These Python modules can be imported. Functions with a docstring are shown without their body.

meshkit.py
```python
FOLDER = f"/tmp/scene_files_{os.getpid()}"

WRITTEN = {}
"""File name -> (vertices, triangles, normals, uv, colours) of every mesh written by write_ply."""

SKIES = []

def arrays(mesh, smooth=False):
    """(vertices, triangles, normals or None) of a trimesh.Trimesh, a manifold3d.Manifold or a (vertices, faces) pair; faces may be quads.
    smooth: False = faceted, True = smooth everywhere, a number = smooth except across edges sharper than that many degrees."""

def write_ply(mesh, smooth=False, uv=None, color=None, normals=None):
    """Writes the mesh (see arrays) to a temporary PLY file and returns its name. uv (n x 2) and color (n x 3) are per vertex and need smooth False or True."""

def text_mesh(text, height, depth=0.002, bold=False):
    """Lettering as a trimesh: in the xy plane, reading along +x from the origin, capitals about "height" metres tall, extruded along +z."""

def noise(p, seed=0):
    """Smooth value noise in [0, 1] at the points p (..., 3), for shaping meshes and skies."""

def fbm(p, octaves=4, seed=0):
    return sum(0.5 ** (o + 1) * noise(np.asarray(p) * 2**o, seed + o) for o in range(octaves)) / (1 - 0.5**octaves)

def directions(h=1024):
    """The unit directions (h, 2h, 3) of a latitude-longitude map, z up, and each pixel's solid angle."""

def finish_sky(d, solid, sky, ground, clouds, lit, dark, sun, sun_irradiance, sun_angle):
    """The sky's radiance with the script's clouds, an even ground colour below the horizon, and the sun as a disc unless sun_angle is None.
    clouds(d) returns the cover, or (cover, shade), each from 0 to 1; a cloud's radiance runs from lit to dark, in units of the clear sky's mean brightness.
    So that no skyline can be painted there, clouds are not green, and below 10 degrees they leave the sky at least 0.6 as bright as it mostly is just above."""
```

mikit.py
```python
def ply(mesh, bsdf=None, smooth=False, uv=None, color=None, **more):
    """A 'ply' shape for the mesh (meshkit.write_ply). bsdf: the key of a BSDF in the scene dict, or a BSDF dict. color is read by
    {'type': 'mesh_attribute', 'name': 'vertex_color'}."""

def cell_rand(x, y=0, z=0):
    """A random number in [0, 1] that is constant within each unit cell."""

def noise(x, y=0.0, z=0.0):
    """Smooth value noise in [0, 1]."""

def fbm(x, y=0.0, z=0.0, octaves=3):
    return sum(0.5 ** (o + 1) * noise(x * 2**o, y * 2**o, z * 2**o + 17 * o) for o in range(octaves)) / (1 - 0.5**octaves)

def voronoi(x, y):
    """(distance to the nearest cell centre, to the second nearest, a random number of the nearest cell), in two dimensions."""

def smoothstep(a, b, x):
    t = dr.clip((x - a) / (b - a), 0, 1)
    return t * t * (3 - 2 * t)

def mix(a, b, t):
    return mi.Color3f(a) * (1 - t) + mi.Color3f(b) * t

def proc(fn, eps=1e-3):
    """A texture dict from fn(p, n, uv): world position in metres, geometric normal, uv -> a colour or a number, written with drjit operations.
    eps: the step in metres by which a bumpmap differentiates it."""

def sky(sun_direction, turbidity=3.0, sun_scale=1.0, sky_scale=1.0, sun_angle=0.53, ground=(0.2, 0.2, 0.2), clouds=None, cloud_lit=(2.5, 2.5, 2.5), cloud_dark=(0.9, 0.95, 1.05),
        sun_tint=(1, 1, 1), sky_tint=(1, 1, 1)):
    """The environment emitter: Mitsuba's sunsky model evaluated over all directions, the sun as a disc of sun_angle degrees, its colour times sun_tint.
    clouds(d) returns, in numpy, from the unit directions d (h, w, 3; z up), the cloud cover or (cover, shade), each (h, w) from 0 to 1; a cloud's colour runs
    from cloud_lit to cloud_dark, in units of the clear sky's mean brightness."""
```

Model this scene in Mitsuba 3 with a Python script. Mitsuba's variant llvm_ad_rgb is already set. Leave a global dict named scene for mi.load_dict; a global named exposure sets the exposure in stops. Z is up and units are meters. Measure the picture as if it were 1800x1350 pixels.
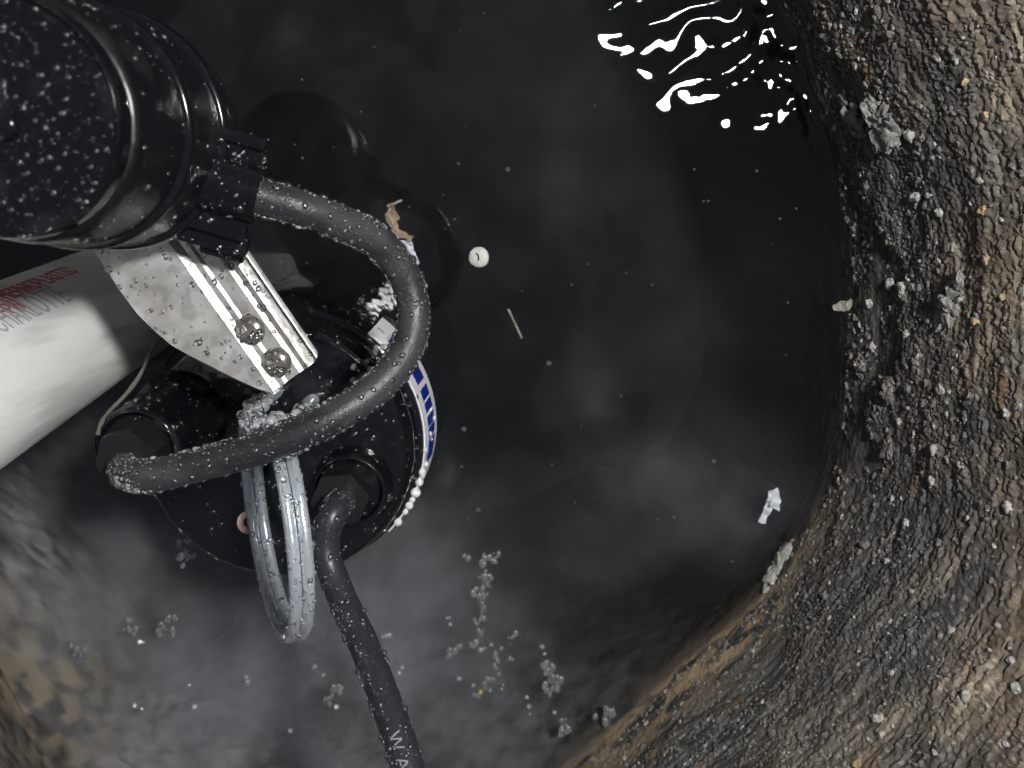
import math, numpy as np, trimesh, mitsuba as mi, drjit as dr, mikit, meshkit
import manifold3d as m3
from scipy.interpolate import splprep, splev, CubicSpline
from scipy.spatial import cKDTree
from shapely.geometry import Polygon

T = mi.ScalarTransform4f
# ------------------------------------------------------------------ camera, light, exposure
H = 0.43                                     # camera height above the water (z = 0)
F_PX = 900 / math.tan(math.radians(30))      # focal length in photograph pixels (1800 wide, 60 degrees)
TILT = math.atan((675 - 320) / F_PX)         # tilted from straight down
FWD = np.array([0, -math.sin(TILT), -math.cos(TILT)])
UP = np.array([0, math.cos(TILT), -math.sin(TILT)])
CAM = np.array([0, 0, H])
exposure = 3.0
LAMP = np.array([0.195, 0.150, 0.62])
scene, labels = {}, {}
scene['camera'] = {'type': 'thinlens', 'fov': 60.0, 'fov_axis': 'x', 'aperture_radius': 0.0012, 'focus_distance': 0.345,
                   'near_clip': 0.01, 'far_clip': 20.0,
                   'to_world': T().look_at(origin=CAM.tolist(), target=(CAM + FWD).tolist(), up=[0, 1, 0])}
scene['ambient_fill'] = {'type': 'constant', 'radiance': {'type': 'rgb', 'value': [0.0120, 0.0130, 0.0152]}}  # even fill from all round, added to lift shadows and dark gloss
lamp_ball = trimesh.creation.icosphere(3, 0.040)
lamp_ball.apply_translation(LAMP)
LR = 37.0
scene['work_lamp'] = mikit.ply(lamp_ball, {'type': 'diffuse', 'reflectance': {'type': 'rgb', 'value': 0.5}}, smooth=True,
                               emitter={'type': 'area', 'radiance': {'type': 'rgb', 'value': [LR, LR * 0.985, LR * 0.96]}})
labels['work_lamp'] = {'label': 'small round white lamp held above the pit opening', 'category': 'lamp'}

def ray(px, py):
    d = FWD * F_PX + np.array([1, 0, 0]) * (px - 900) + UP * (675 - py)
    return d / np.linalg.norm(d)
def P(px, py, z=0.0):
    """The point at height z under a place of the photograph."""
    d = ray(px, py)
    return CAM + d * ((z - H) / d[2])
def nrm(v):
    v = np.asarray(v, float)
    return v / np.linalg.norm(v)

# ------------------------------------------------------------------ helpers
def numbered(key):
    if key not in scene: return key
    k = 1
    while f'{key}_{k:03d}' in scene: k += 1
    return f'{key}_{k:03d}'
def put(key, mesh, bsdf, smooth=30, label=None, category=None, group=None, kind=None, **kw):
    key = numbered(key)
    scene[key] = mikit.ply(mesh, bsdf, smooth=smooth, **kw)
    tag(key, label, category, group, kind)
    return key
def tag(key, label=None, category=None, group=None, kind=None):
    d = {a: b for a, b in (('label', label), ('category', category), ('group', group), ('kind', kind)) if b}
    if d: labels[key] = {**labels.get(key, {}), **d}
cat = trimesh.util.concatenate
def fbm(p, o=4, seed=0): return meshkit.fbm(np.asarray(p, float), o, seed)
def frame(z, x=None):
    z = nrm(z)
    x = np.array([1.0, 0, 0]) if x is None else np.asarray(x, float)
    if abs(z @ nrm(x)) > .95: x = np.array([0, 1.0, 0])
    x = nrm(x - z * (x @ z)); y = np.cross(z, x)
    return np.stack([x, y, z], 1)
def place(mesh, pos, R=None):
    m = mesh.copy(); M = np.eye(4)
    if R is not None: M[:3, :3] = R
    M[:3, 3] = pos; m.apply_transform(M); return m
def lathe(profile, n=96):
    return trimesh.creation.revolve(np.array(profile, float), sections=n)
def rounded_profile(pts, r, k=4):
    """Rounds the corners of an (r, z) polyline."""
    pts = [np.array(p, float) for p in pts]; out = [pts[0]]
    for a, b, c in zip(pts, pts[1:], pts[2:]):
        da, dc = np.linalg.norm(a - b), np.linalg.norm(c - b); q = min(r, da * .45, dc * .45)
        p0, p1 = b + (a - b) / da * q, b + (c - b) / dc * q
        for t in np.linspace(0, 1, k): out.append((1 - t) ** 2 * p0 + 2 * t * (1 - t) * b + t * t * p1)
    return out + [pts[-1]]
def box(size, r=0.0008, pos=(0, 0, 0), R=None):
    sx, sy, sz = np.array(size) / 2 - r
    s = m3.Manifold.sphere(r, 12)
    h = m3.Manifold.batch_hull([s.translate((a * sx, b * sy, c * sz)) for a in (-1, 1) for b in (-1, 1) for c in (-1, 1)])
    m = h.to_mesh(); return place(trimesh.Trimesh(m.vert_properties[:, :3], m.tri_verts), pos, R)
def spline(pts, n):
    pts = np.asarray(pts, float); d = np.r_[0, np.cumsum(np.linalg.norm(np.diff(pts, axis=0), axis=1))]
    cs = CubicSpline(d, pts); fine = cs(np.linspace(0, d[-1], 1500))
    L = np.r_[0, np.cumsum(np.linalg.norm(np.diff(fine, axis=0), axis=1))]
    u = np.linspace(0, L[-1], n)
    return np.stack([np.interp(u, L, fine[:, k]) for k in range(3)], 1), L[-1]
def frames(path, up=(0, 0, 1)):
    t = np.gradient(path, axis=0); t /= np.linalg.norm(t, axis=1, keepdims=True)
    a = np.zeros_like(t); v = nrm(np.asarray(up, float) - t[0] * (t[0] @ np.asarray(up, float)) + 1e-9)
    for i in range(len(t)):
        v = nrm(v - t[i] * (v @ t[i])); a[i] = v
    return t, a, np.cross(t, a)
def sweep(path, section, up=(0, 0, 1), cap=True, scale=None):
    """Sweeps a closed 2-D section (a along 'up', b sideways) along a path."""
    t, a, b = frames(path, up); n, m = len(path), len(section)
    sc = np.ones(n) if scale is None else scale
    v = path[:, None] + sc[:, None, None] * (section[None, :, 0, None] * a[:, None] + section[None, :, 1, None] * b[:, None])
    i, j = np.meshgrid(np.arange(n - 1), np.arange(m), indexing='ij')
    q = np.stack([i * m + j, i * m + (j + 1) % m, (i + 1) * m + (j + 1) % m, (i + 1) * m + j], -1).reshape(-1, 4)
    f = np.vstack([q[:, [0, 1, 2]], q[:, [0, 2, 3]]]); v = v.reshape(-1, 3)
    if cap:
        c0, c1 = len(v), len(v) + 1; v = np.vstack([v, path[0], path[-1]]); k = np.arange(m)
        f = np.vstack([f, np.stack([np.full(m, c0), (k + 1) % m, k], 1), np.stack([np.full(m, c1), (n - 1) * m + k, (n - 1) * m + (k + 1) % m], 1)])
    tm = trimesh.Trimesh(v, f, process=False)
    if tm.volume < 0: tm.invert()
    return tm
def ring_section(r, n=28): 
    a = np.arange(n) * 2 * np.pi / n; return np.stack([r * np.cos(a), r * np.sin(a)], 1)
def lump(r, seed, rough=.35, sub=2, stretch=(1, 1, 1)):
    s = trimesh.creation.icosphere(sub); v = np.array(s.vertices)
    d = 1 + rough * (fbm(v * 1.3 + seed * 7.1, 3, seed) - .5) * 2 
    s.vertices = v * d[:, None] * r * np.array(stretch); return s

# ------------------------------------------------------------------ materials
def col(*c): return {'type': 'rgb', 'value': list(c)}
def princ(base, rough, spec=.5, metallic=0., **k):
    return {'type': 'principled', 'base_color': base if isinstance(base, dict) else col(*base), 'roughness': rough, 'specular': spec, 'metallic': metallic, **k}
def bump(b, fn, scale, eps=2e-4): return {'type': 'bumpmap', 'arbitrary': mikit.proc(fn, eps), 'scale': scale, 'bsdf': b}
N, FB, SS, MIX = mikit.noise, mikit.fbm, mikit.smoothstep, mikit.mix
def dusty_black(p, n, uv):
    d = SS(.52, .8, FB(p.x * 90, p.y * 90, p.z * 90, 3))
    e = SS(.70, .78, N(p.x * 900, p.y * 900, p.z * 900))
    return MIX((.0045, .005, .0065), (.016, .016, .017), d * .6 + .35 * e)
def fine_bump(p, n, uv): return FB(p.x * 260, p.y * 260, p.z * 260, 2)
scene['black_plastic'] = bump(princ(mikit.proc(dusty_black), .13, .45), fine_bump, .00006)
scene['dull_plastic'] = bump(princ(mikit.proc(dusty_black), .33, .5), fine_bump, .0003)
scene['black_paint'] = bump(princ(mikit.proc(dusty_black), .12, .7), fine_bump, .00025)
scene['matt_plastic'] = princ((.013, .013, .015), .34, .45)
def rubber(p, n, uv):
    g = N(p.x * 2300, p.y * 2300, p.z * 2300); w = SS(.40, .62, FB(p.x * 55, p.y * 55, p.z * 55, 3))
    return MIX((.013, .013, .016), (.052, .052, .057), w * .6 + g * .4)
def rubber_bump(p, n, uv): return N(p.x * 1700, p.y * 1700, p.z * 1700)
scene['rubber'] = bump(princ(mikit.proc(rubber), .42, .5), rubber_bump, .00011, 1e-4)
scene['wet_rubber'] = bump(princ((.026, .027, .033), .36, .5), rubber_bump, .00003, 1e-4)
def steel(p, n, uv):
    w = FB(p.x * 120, p.y * 120, p.z * 120, 4); s = SS(.50, .72, FB(p.x * 300 + 9, p.y * 300, 0, 3))
    return MIX((.42, .41, .39), (.62, .61, .59), SS(.25, .75, w)) * (1 - .22 * s)
def steel_bump(p, n, uv): return FB(p.x * 330, p.y * 330, p.z * 330, 3)
scene['steel'] = bump(princ(mikit.proc(steel), .36, .5, .55), steel_bump, .0004)
scene['screw_steel'] = princ((.50, .48, .43), .18, .5, .9)
def zinc(p, n, uv): return MIX((.58, .64, .70), (.78, .82, .86), FB(p.x * 200, p.y * 200, p.z * 200, 3))
scene['zinc'] = bump(princ(mikit.proc(zinc), .22, .6, .62), steel_bump, .0003)
def pvc(p, n, uv):
    return MIX((.60, .60, .58), (.78, .78, .76), SS(.28, .6, FB(p.x * 40, p.y * 160, p.z * 18, 3)))
scene['pvc'] = princ(mikit.proc(pvc), .33, .45)
scene['red_ink'] = princ((.50, .17, .19), .5)
scene['grey_ink'] = princ((.40, .41, .43), .5)
scene['white_ink'] = princ((.25, .26, .27), .4)
scene['label_white'] = princ((.72, .72, .75), .3)
scene['label_blue'] = princ((.010, .020, .22), .3)
scene['drop'] = {'type': 'roughdielectric', 'int_ior': 2.0, 'alpha': .08, 'distribution': 'ggx'}
scene['water_skin'] = {'type': 'thindielectric', 'int_ior': 1.36}
scene['bead_glint'] = {'type': 'twosided', 'bsdf': princ((.30, .305, .31), .22, .6)}  # pale colour standing in for lamp glints on water beads
scene['bubble'] = {'type': 'blendbsdf', 'weight': .36, 'a': {'type': 'roughdielectric', 'int_ior': 1.8, 'alpha': .09}, 'b': {'type': 'twosided', 'bsdf': princ((.40, .405, .41), .2, .6)}}
scene['faint_foam'] = {'type': 'twosided', 'bsdf': princ((.24, .242, .246), .3, .5)}
scene['bubble_glint_white'] = {'type': 'twosided', 'bsdf': princ((.80, .81, .83), .2, .6)}  # white for waterline bubbles and for painted glare on the pump
scene['speck'] = princ((.10, .10, .097), .7)
def silt_tone(p, n, uv): return MIX((.0100, .0101, .0112), (.0180, .0180, .0190), SS(.30, .75, FB(p.x * 34, p.y * 34, 0, 4)))
scene['silt'] = {'type': 'twosided', 'bsdf': {'type': 'diffuse', 'reflectance': mikit.proc(silt_tone)}}
scene['chip'] = princ((.60, .59, .56), .6)
scene['leaf'] = {'type': 'twosided', 'bsdf': princ((.34, .27, .20), .7)}
scene['scrap'] = {'type': 'twosided', 'bsdf': bump(princ((.56, .59, .64), .4), steel_bump, .003)}
scene['old_fibre'] = princ((.10, .097, .088), .8)
scene['fibre'] = princ((.30, .28, .24), .8)
VC = {'type': 'mesh_attribute', 'name': 'vertex_color'}
scene['wall_rock'] = {'type': 'twosided', 'bsdf': princ(VC, .45, .4)}
scene['stone_pale'] = princ((.36, .35, .325), .45)
scene['stone_grey'] = princ((.150, .142, .130), .42)
scene['stone_tan'] = princ((.36, .27, .17), .5)
scene['crust'] = {'type': 'twosided', 'bsdf': bump(princ((.20, .195, .18), .5), steel_bump, .002)}

# ------------------------------------------------------------------ drops of water
DROP = [trimesh.creation.icosphere(1), trimesh.creation.icosphere(2)]
def drops(holder, mesh, n, rmin, rmax, seed, keep=None, power=3.0, big=8, flat=.75, key='droplets', over=12, mat='drop'):
    """Beads of water on a mesh: the largest are parts of their own, the rest one part."""
    rng = np.random.default_rng(seed)
    pts, fi = trimesh.sample.sample_surface(mesh, n * (1 if keep is None else over), seed=seed)
    nor = mesh.face_normals[fi]
    if keep is not None:
        ok = keep(pts, nor); ok = np.nonzero(ok)[0][:n]; pts, nor = pts[ok], nor[ok]
    if not len(pts): return
    rad = rmin + (rmax - rmin) * rng.random(len(pts)) ** power
    order = np.argsort(-rad); out = []; used = cKDTree(pts)
    gone = np.zeros(len(pts), bool)
    for i in order:
        if gone[i]: continue
        for j in used.query_ball_point(pts[i], rad[i] * 1.15):
            if j != i: gone[j] = True
        R = frame(nor[i], rng.normal(size=3)); hi = rad[i] > .0009
        s = DROP[1 if hi else 0].copy()
        s.vertices = s.vertices * np.array([1 + .25 * rng.random(), 1 - .12 * rng.random(), flat]) * rad[i]
        out.append((rad[i], place(s, pts[i] + nor[i] * rad[i] * .18, R)))
    for r, m in out[:big]: put(holder + '__water_bead', m, mat, True)
    rest = [m for r, m in out[big:]]
    if rest: put(holder + '__' + key, cat(rest), mat, True, kind='stuff', label='small beads of water clinging to the surface')
def seen(extra=None):
    def f(p, n):
        ok = ((CAM - p) * n).sum(1) > 0
        return ok if extra is None else ok & extra(p, n)
    return f

# ------------------------------------------------------------------ the pit
RIM_PX = [(1368, -20), (1440, 190), (1478, 310), (1494, 500), (1482, 700), (1462, 840), (1392, 965), (1335, 1050), (1200, 1180), (1060, 1300),
          (900, 1420), (600, 1520), (300, 1480), (130, 1390), (40, 1260), (-60, 1090), (-250, 800), (-330, 420), (-240, 0), (0, -330), (480, -520), (950, -440), (1220, -260)]
rim = np.array([P(x, y)[:2] for x, y in RIM_PX])
tck, _ = splprep(np.vstack([rim, rim[:1]]).T, s=0, per=True)
uf = np.linspace(0, 1, 4001); cf = np.array(splev(uf, tck)).T
af = np.r_[0, np.cumsum(np.linalg.norm(np.diff(cf, axis=0), axis=1))]; PERIM = af[-1]
CENTRE = cf.mean(0)
def rim_at(s):
    u = np.interp(np.mod(s, PERIM), af, uf); c = np.array(splev(u, tck)).T; d = np.array(splev(u, tck, der=1)).T
    d /= np.linalg.norm(d, axis=-1, keepdims=True); nn = np.stack([d[:, 1], -d[:, 0]], 1)
    flip = ((c - CENTRE) * nn).sum(1) < 0; nn[flip] *= -1
    return c, nn
def s_of(px, py, z=0.0):
    return af[np.argmin(np.linalg.norm(cf - P(px, py, z)[:2], axis=1))]
S0, S1 = s_of(1368, -20), s_of(1060, 1300)
def shelf(s):
    """How far the wall runs inward for each metre below the water: steep on the right, a silted slope at the lower left."""
    c, _ = rim_at(s); a = np.arctan2(c[:, 1] - CENTRE[1], c[:, 0] - CENTRE[0])
    lower = np.clip(np.cos(a - math.radians(-118)), 0, 1) ** 1.2
    return .12 + 1.35 * lower
MUD_S = s_of(1200, 1180)
def wall_points(s, z, fine=True):
    """Points of the wall at arc length s and height z, and their base colours."""
    c, n = rim_at(s); per = 2 * np.pi / PERIM
    cx, cy = np.cos(s * per) * PERIM / (2 * np.pi), np.sin(s * per) * PERIM / (2 * np.pi)
    def q(fs, fz, k=0): return np.stack([cx * fs + k, cy * fs + 3.1 * k, z * fz + 1.7 * k], 1)
    up = np.clip(z, 0, None); dn = np.clip(-z, 0, None)
    off = up * .20 + up ** 2 * 1.9 + np.clip(up - .075, 0, None) ** 2 * 5 - shelf(s) * .085 * (1 - np.exp(-dn / .085)) - dn * .05
    near = np.exp(-np.clip(z, 0, None) / .03)
    big = fbm(q(16, 22), 4, 1) - .5
    mid = fbm(q(75, 150, 2), 4, 2) - .5
    streak = fbm(q(185, 1120, 5), 3, 3) - .5
    grit = fbm(q(760, 980, 9), 2, 4) - .5
    edge_h = .030 + .030 * (fbm(q(26, 0, 4), 4, 5) - .5) * 2          # ragged lower lip of the crust
    zone = np.exp(-((np.mod(s - s_of(1470, 230) + PERIM / 2, PERIM) - PERIM / 2) / .13) ** 2)
    crust = 1 / (1 + np.exp(-(z - edge_h) / .0016))
    under = (z < 0) * 1.0
    off = off + big * .010 * (1 - .4 * under) + mid * .0022 - streak * (.0020 * crust + .0008 + .0010 * np.clip((z - .05) / .05, 0, 1)) - grit * .0025 * (.45 + .55 * crust)
    off = off - crust * .0045 * zone - crust * .0010
    off = off + under * (fbm(q(60, 110, 13), 4, 8) - .5) * .006 * np.clip(shelf(s) - .3, 0, 1)
    xyz = np.column_stack([c + n * off[:, None], z])
    if not fine: return xyz, n
    # base colours by height, place and noise
    dark = np.array([.052, .049, .044]); grey = np.array([.122, .118, .108]); brown = np.array([.190, .150, .110]); tan = np.array([.40, .325, .245])
    hl = fbm(q(22, 30, 21), 4, 9)
    tdry = np.clip((z - .068 - .10 * (hl - .5) * 2 + .035 * zone * 0) / .06, 0, 1)
    low = np.clip((np.mod(s - s_of(1450, 860), PERIM)) / .12, 0, 1) * (np.mod(s - s_of(1450, 860), PERIM) < PERIM * .45)   # greyer towards the lower right
    tdry = tdry * (1 - .75 * low)
    C = dark + (grey - dark) * np.clip(z / .035 + .4 + (hl - .5), 0, 1)[:, None]
    C = C + (brown - C) * tdry[:, None]
    hz = np.exp(-((np.mod(s - s_of(1480, 60) + PERIM / 2, PERIM) - PERIM / 2) / .10) ** 2) * np.clip((z - .075) / .05, 0, 1)
    C = C + (np.array([.50, .42, .33]) - C) * (hz * .85)[:, None]  # paler tan patch high at the upper right
    tt = np.clip((fbm(q(30, 70, 31), 4, 10) - .50) / .12, 0, 1) * np.clip((z - .045) / .06, 0, 1) * (1 - .6 * low)
    C = C + (tan - C) * (tt * .75)[:, None]
    st = np.clip((fbm(q(90, 560, 41), 3, 11) - .42) / .25, 0, 1)
    C = C * (.50 + .85 * st)[:, None]
    ox = np.clip((fbm(q(60, 140, 51), 3, 12) - .66) / .06, 0, 1) * np.clip(z / .05, 0, 1)
    C = C + (np.array([.36, .20, .09]) - C) * (ox * .3)[:, None]
    # mud line at the lower right, silt on the slope below the water
    ds = np.mod(s - MUD_S + PERIM / 2, PERIM) - PERIM / 2
    mud = np.exp(-(ds / .085) ** 2) * np.exp(-((z - .007) / .013) ** 2) * np.clip((fbm(q(70, 150, 61), 4, 13) - .38) / .14, 0, 1)
    C = C + (np.array([.44, .32, .20]) - C) * np.minimum(mud * 1.3, .95)[:, None]
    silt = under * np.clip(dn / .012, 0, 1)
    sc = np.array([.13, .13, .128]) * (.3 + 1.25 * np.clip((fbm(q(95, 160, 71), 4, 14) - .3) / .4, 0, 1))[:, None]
    deep = np.exp(-dn / .05)[:, None]; C = C * (1 - under[:, None] * (1 - deep)) + .009 * (under[:, None] * (1 - deep)); C = C * (1 - .55 * under * np.clip(dn / .004, 0, 1))[:, None]  # wall colour fades to near black with depth
    C = C + (sc * deep - C) * (silt * np.clip((shelf(s) - .25) / .6, 0, 1))[:, None]  # silt colour fades with depth too
    ll = np.exp(-((np.mod(s - s_of(40, 1260) + PERIM / 2, PERIM) - PERIM / 2) / .055) ** 2) * np.exp(-((z + .010) / .020) ** 2)
    ll = ll * np.clip((fbm(q(120, 220, 81), 4, 15) - .38) / .2, 0, 1)
    C = C + (np.array([.36, .29, .20]) - C) * (ll * .9)[:, None]
    return xyz, np.clip(C * .70, .008, .8)
s_fine = np.linspace(S0 - .05, S1 + .02, 1150) if S1 > S0 else np.linspace(S0 + .05, S1 - .02, 1150)
lo, hi = min(s_fine), max(s_fine)
s_rest = np.linspace(hi, lo + PERIM, 330)[1:-1]
ss = np.r_[np.sort(s_fine), s_rest]
zz = np.r_[np.linspace(-.26, -.05, 36), np.linspace(-.05, -.006, 44)[1:], np.linspace(-.006, .20, 340)[1:]]
SG, ZG = np.meshgrid(ss, zz, indexing='ij')
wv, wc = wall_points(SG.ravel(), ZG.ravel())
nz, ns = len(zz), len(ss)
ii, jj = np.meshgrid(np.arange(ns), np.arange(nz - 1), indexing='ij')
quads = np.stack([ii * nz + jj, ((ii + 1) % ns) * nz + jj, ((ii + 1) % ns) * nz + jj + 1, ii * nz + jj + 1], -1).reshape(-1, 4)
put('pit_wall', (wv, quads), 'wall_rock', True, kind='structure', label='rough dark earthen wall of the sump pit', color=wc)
top = wv.reshape(ns, nz, 3)[:, -1]
apron = [top + np.array([0, 0, 0.0])]
for k, (d, h) in enumerate(((.03, .006), (.12, .01), (.5, .01))):
    _, n_ = rim_at(ss); t_ = top.copy(); t_[:, :2] += n_ * d; t_[:, 2] += h; apron.append(t_)
av = np.concatenate(apron); k_ = np.arange(ns)
aq = np.concatenate([np.stack([k_ + r * ns, (k_ + 1) % ns + r * ns, (k_ + 1) % ns + (r + 1) * ns, k_ + (r + 1) * ns], 1) for r in range(3)])
scene['dirt'] = {'type': 'twosided', 'bsdf': princ((.22, .18, .13), .8)}
put('ground', (av, aq), 'dirt', True, kind='structure', label='bare dirt ground around the pit opening')
g = np.linspace(-.36, .36, 140); gx, gy = np.meshgrid(g, g, indexing='ij')
fz = -.235 + .05 * (fbm(np.stack([gx * 14, gy * 14, gx * 0], -1), 4, 20) - .5)
fi = np.arange(140 * 140).reshape(140, 140)
fq = np.stack([fi[:-1, :-1], fi[1:, :-1], fi[1:, 1:], fi[:-1, 1:]], -1).reshape(-1, 4)
put('pit_floor', (np.stack([gx + CENTRE[0], gy + CENTRE[1], fz], -1).reshape(-1, 3), fq), 'silt', True, kind='structure', label='silted floor of the pit under the water')

def on_wall(px, py):
    """The wall point seen at a place of the photograph (marching down the ray through the wall's surface), with its inward direction."""
    d = ray(px, py); t = np.linspace(.2, .62, 1400); q = CAM + d * t[:, None]
    i = np.argmin(np.linalg.norm(cf[None, ::8] - q[:, None, :2], axis=2), axis=1) * 8
    w, n = wall_points(af[i], np.clip(q[:, 2], -.2, .2), fine=False)
    out = ((q[:, :2] - w[:, :2]) * n).sum(1)
    k = np.argmax(out > 0)
    return w[k], np.r_[-n[k], 0.0]

# stones and crusts in the wall
rng = np.random.default_rng(5)
STONES = [(1600, 232, 9, 'p'), (1612, 345, 10, 'p'), (1634, 347, 6, 'p'), (1612, 362, 6, 'g'), (1653, 372, 7, 'p'), (1566, 502, 8, 'p'), (1586, 503, 8, 'p'), (1608, 505, 9, 'p'),
          (1529, 538, 8, 'p'), (1588, 512, 6, 'p'), (1535, 610, 7, 'p'), (1594, 588, 6, 'p'), (1716, 568, 7, 't'), (1764, 520, 6, 't'), (1655, 690, 8, 'p'), (1597, 688, 7, 'g'),
          (1585, 746, 5, 'p'), (1707, 702, 6, 'g'), (1773, 726, 8, 'p'), (1792, 720, 7, 'p'), (1643, 792, 8, 'p'), (1607, 788, 7, 'g'), (1690, 820, 7, 'p'), (1670, 545, 7, 'g'),
          (1523, 322, 6, 'g'), (1502, 403, 7, 'g'), (1724, 310, 6, 'p'), (1722, 322, 5, 't'), (1730, 368, 8, 't'), (1668, 440, 7, 'g'), (1678, 442, 7, 'p'), (1735, 460, 8, 't'),
          (1550, 670, 6, 'g'), (1565, 680, 5, 'p'), (1540, 676, 6, 'g'), (1775, 885, 9, 'p'), (1597, 915, 7, 'p'), (1525, 955, 9, 'g'), (1557, 992, 5, 'p'), (1605, 1037, 5, 'p'),
          (1452, 1045, 7, 'g'), (1604, 1110, 6, 'g'), (1539, 1268, 9, 'p'), (1552, 1293, 7, 'p'), (1494, 1268, 7, 'g'), (1698, 1230, 9, 'p'), (1790, 1208, 8, 'p'), (1785, 1155, 6, 'p'),
          (1513, 1340, 8, 't'), (1406, 1298, 7, 'g'), (1359, 1288, 7, 'g'), (1770, 1307, 6, 'p'), (1638, 850, 7, 'p'), (1670, 1114, 6, 'p'), (1722, 1115, 6, 'g'), (1755, 1100, 5, 'p'),
          (1735, 205, 7, 't'), (1700, 150, 7, 't'), (1560, 130, 6, 'g'), (1500, 60, 7, 'g'), (1570, 60, 8, 'g'), (1478, 98, 6, 'g'), (1640, 280, 6, 'g'), (1545, 20, 7, 'g')]
for k, (x, y, r, t) in enumerate(STONES):
    p, n = on_wall(x, y); dist = np.linalg.norm(p - CAM)
    m = lump(r * dist / F_PX * .95, 100 + k, .95, 2, (1, .8 + .5 * rng.random(), .75))
    m = place(m, p + n * r * dist / F_PX * .25, frame(n, rng.normal(size=3)))
    put('pit_wall__stone', m, {'p': 'stone_pale', 'g': 'stone_grey', 't': 'stone_tan'}[t], 40)
LUMPS = [lump(1, 300 + k, .75, 0 if k < 12 else 1, (1.25, .75, .7)) for k in range(14)]
gs = rng.uniform(lo - .0, hi, 22000); gz = .19 * rng.random(22000) ** 1.1 + .0015
ok = fbm(np.stack([gs * 40, gz * 60, gs * 0 + 3.3], 1), 3, 6) > .40
gs, gz = gs[ok], gz[ok]; gp, gn = wall_points(gs, gz, fine=False)
gr = .00026 + .0012 * rng.random(len(gs)) ** 5
for mat, sel in (('stone_grey', np.arange(len(gs)) % 12 < 11), ('stone_pale', np.arange(len(gs)) % 12 == 11)):
    V, F = [], []
    for k in np.nonzero(sel)[0]:
        n3 = np.r_[-gn[k], 0]; L_ = LUMPS[k % 12 if gr[k] < .0008 else 12 + k % 2]
        V.append(L_.vertices * gr[k] @ frame(n3, rng.normal(size=3)).T + gp[k] + n3 * gr[k] * .2); F.append(L_.faces)
    o_ = np.cumsum([0] + [len(v) for v in V])
    put('pit_wall__grit', (np.concatenate(V), np.concatenate([f + o for f, o in zip(F, o_)])), mat, False, kind='stuff', label='fine grit stuck in the wet wall')
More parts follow.
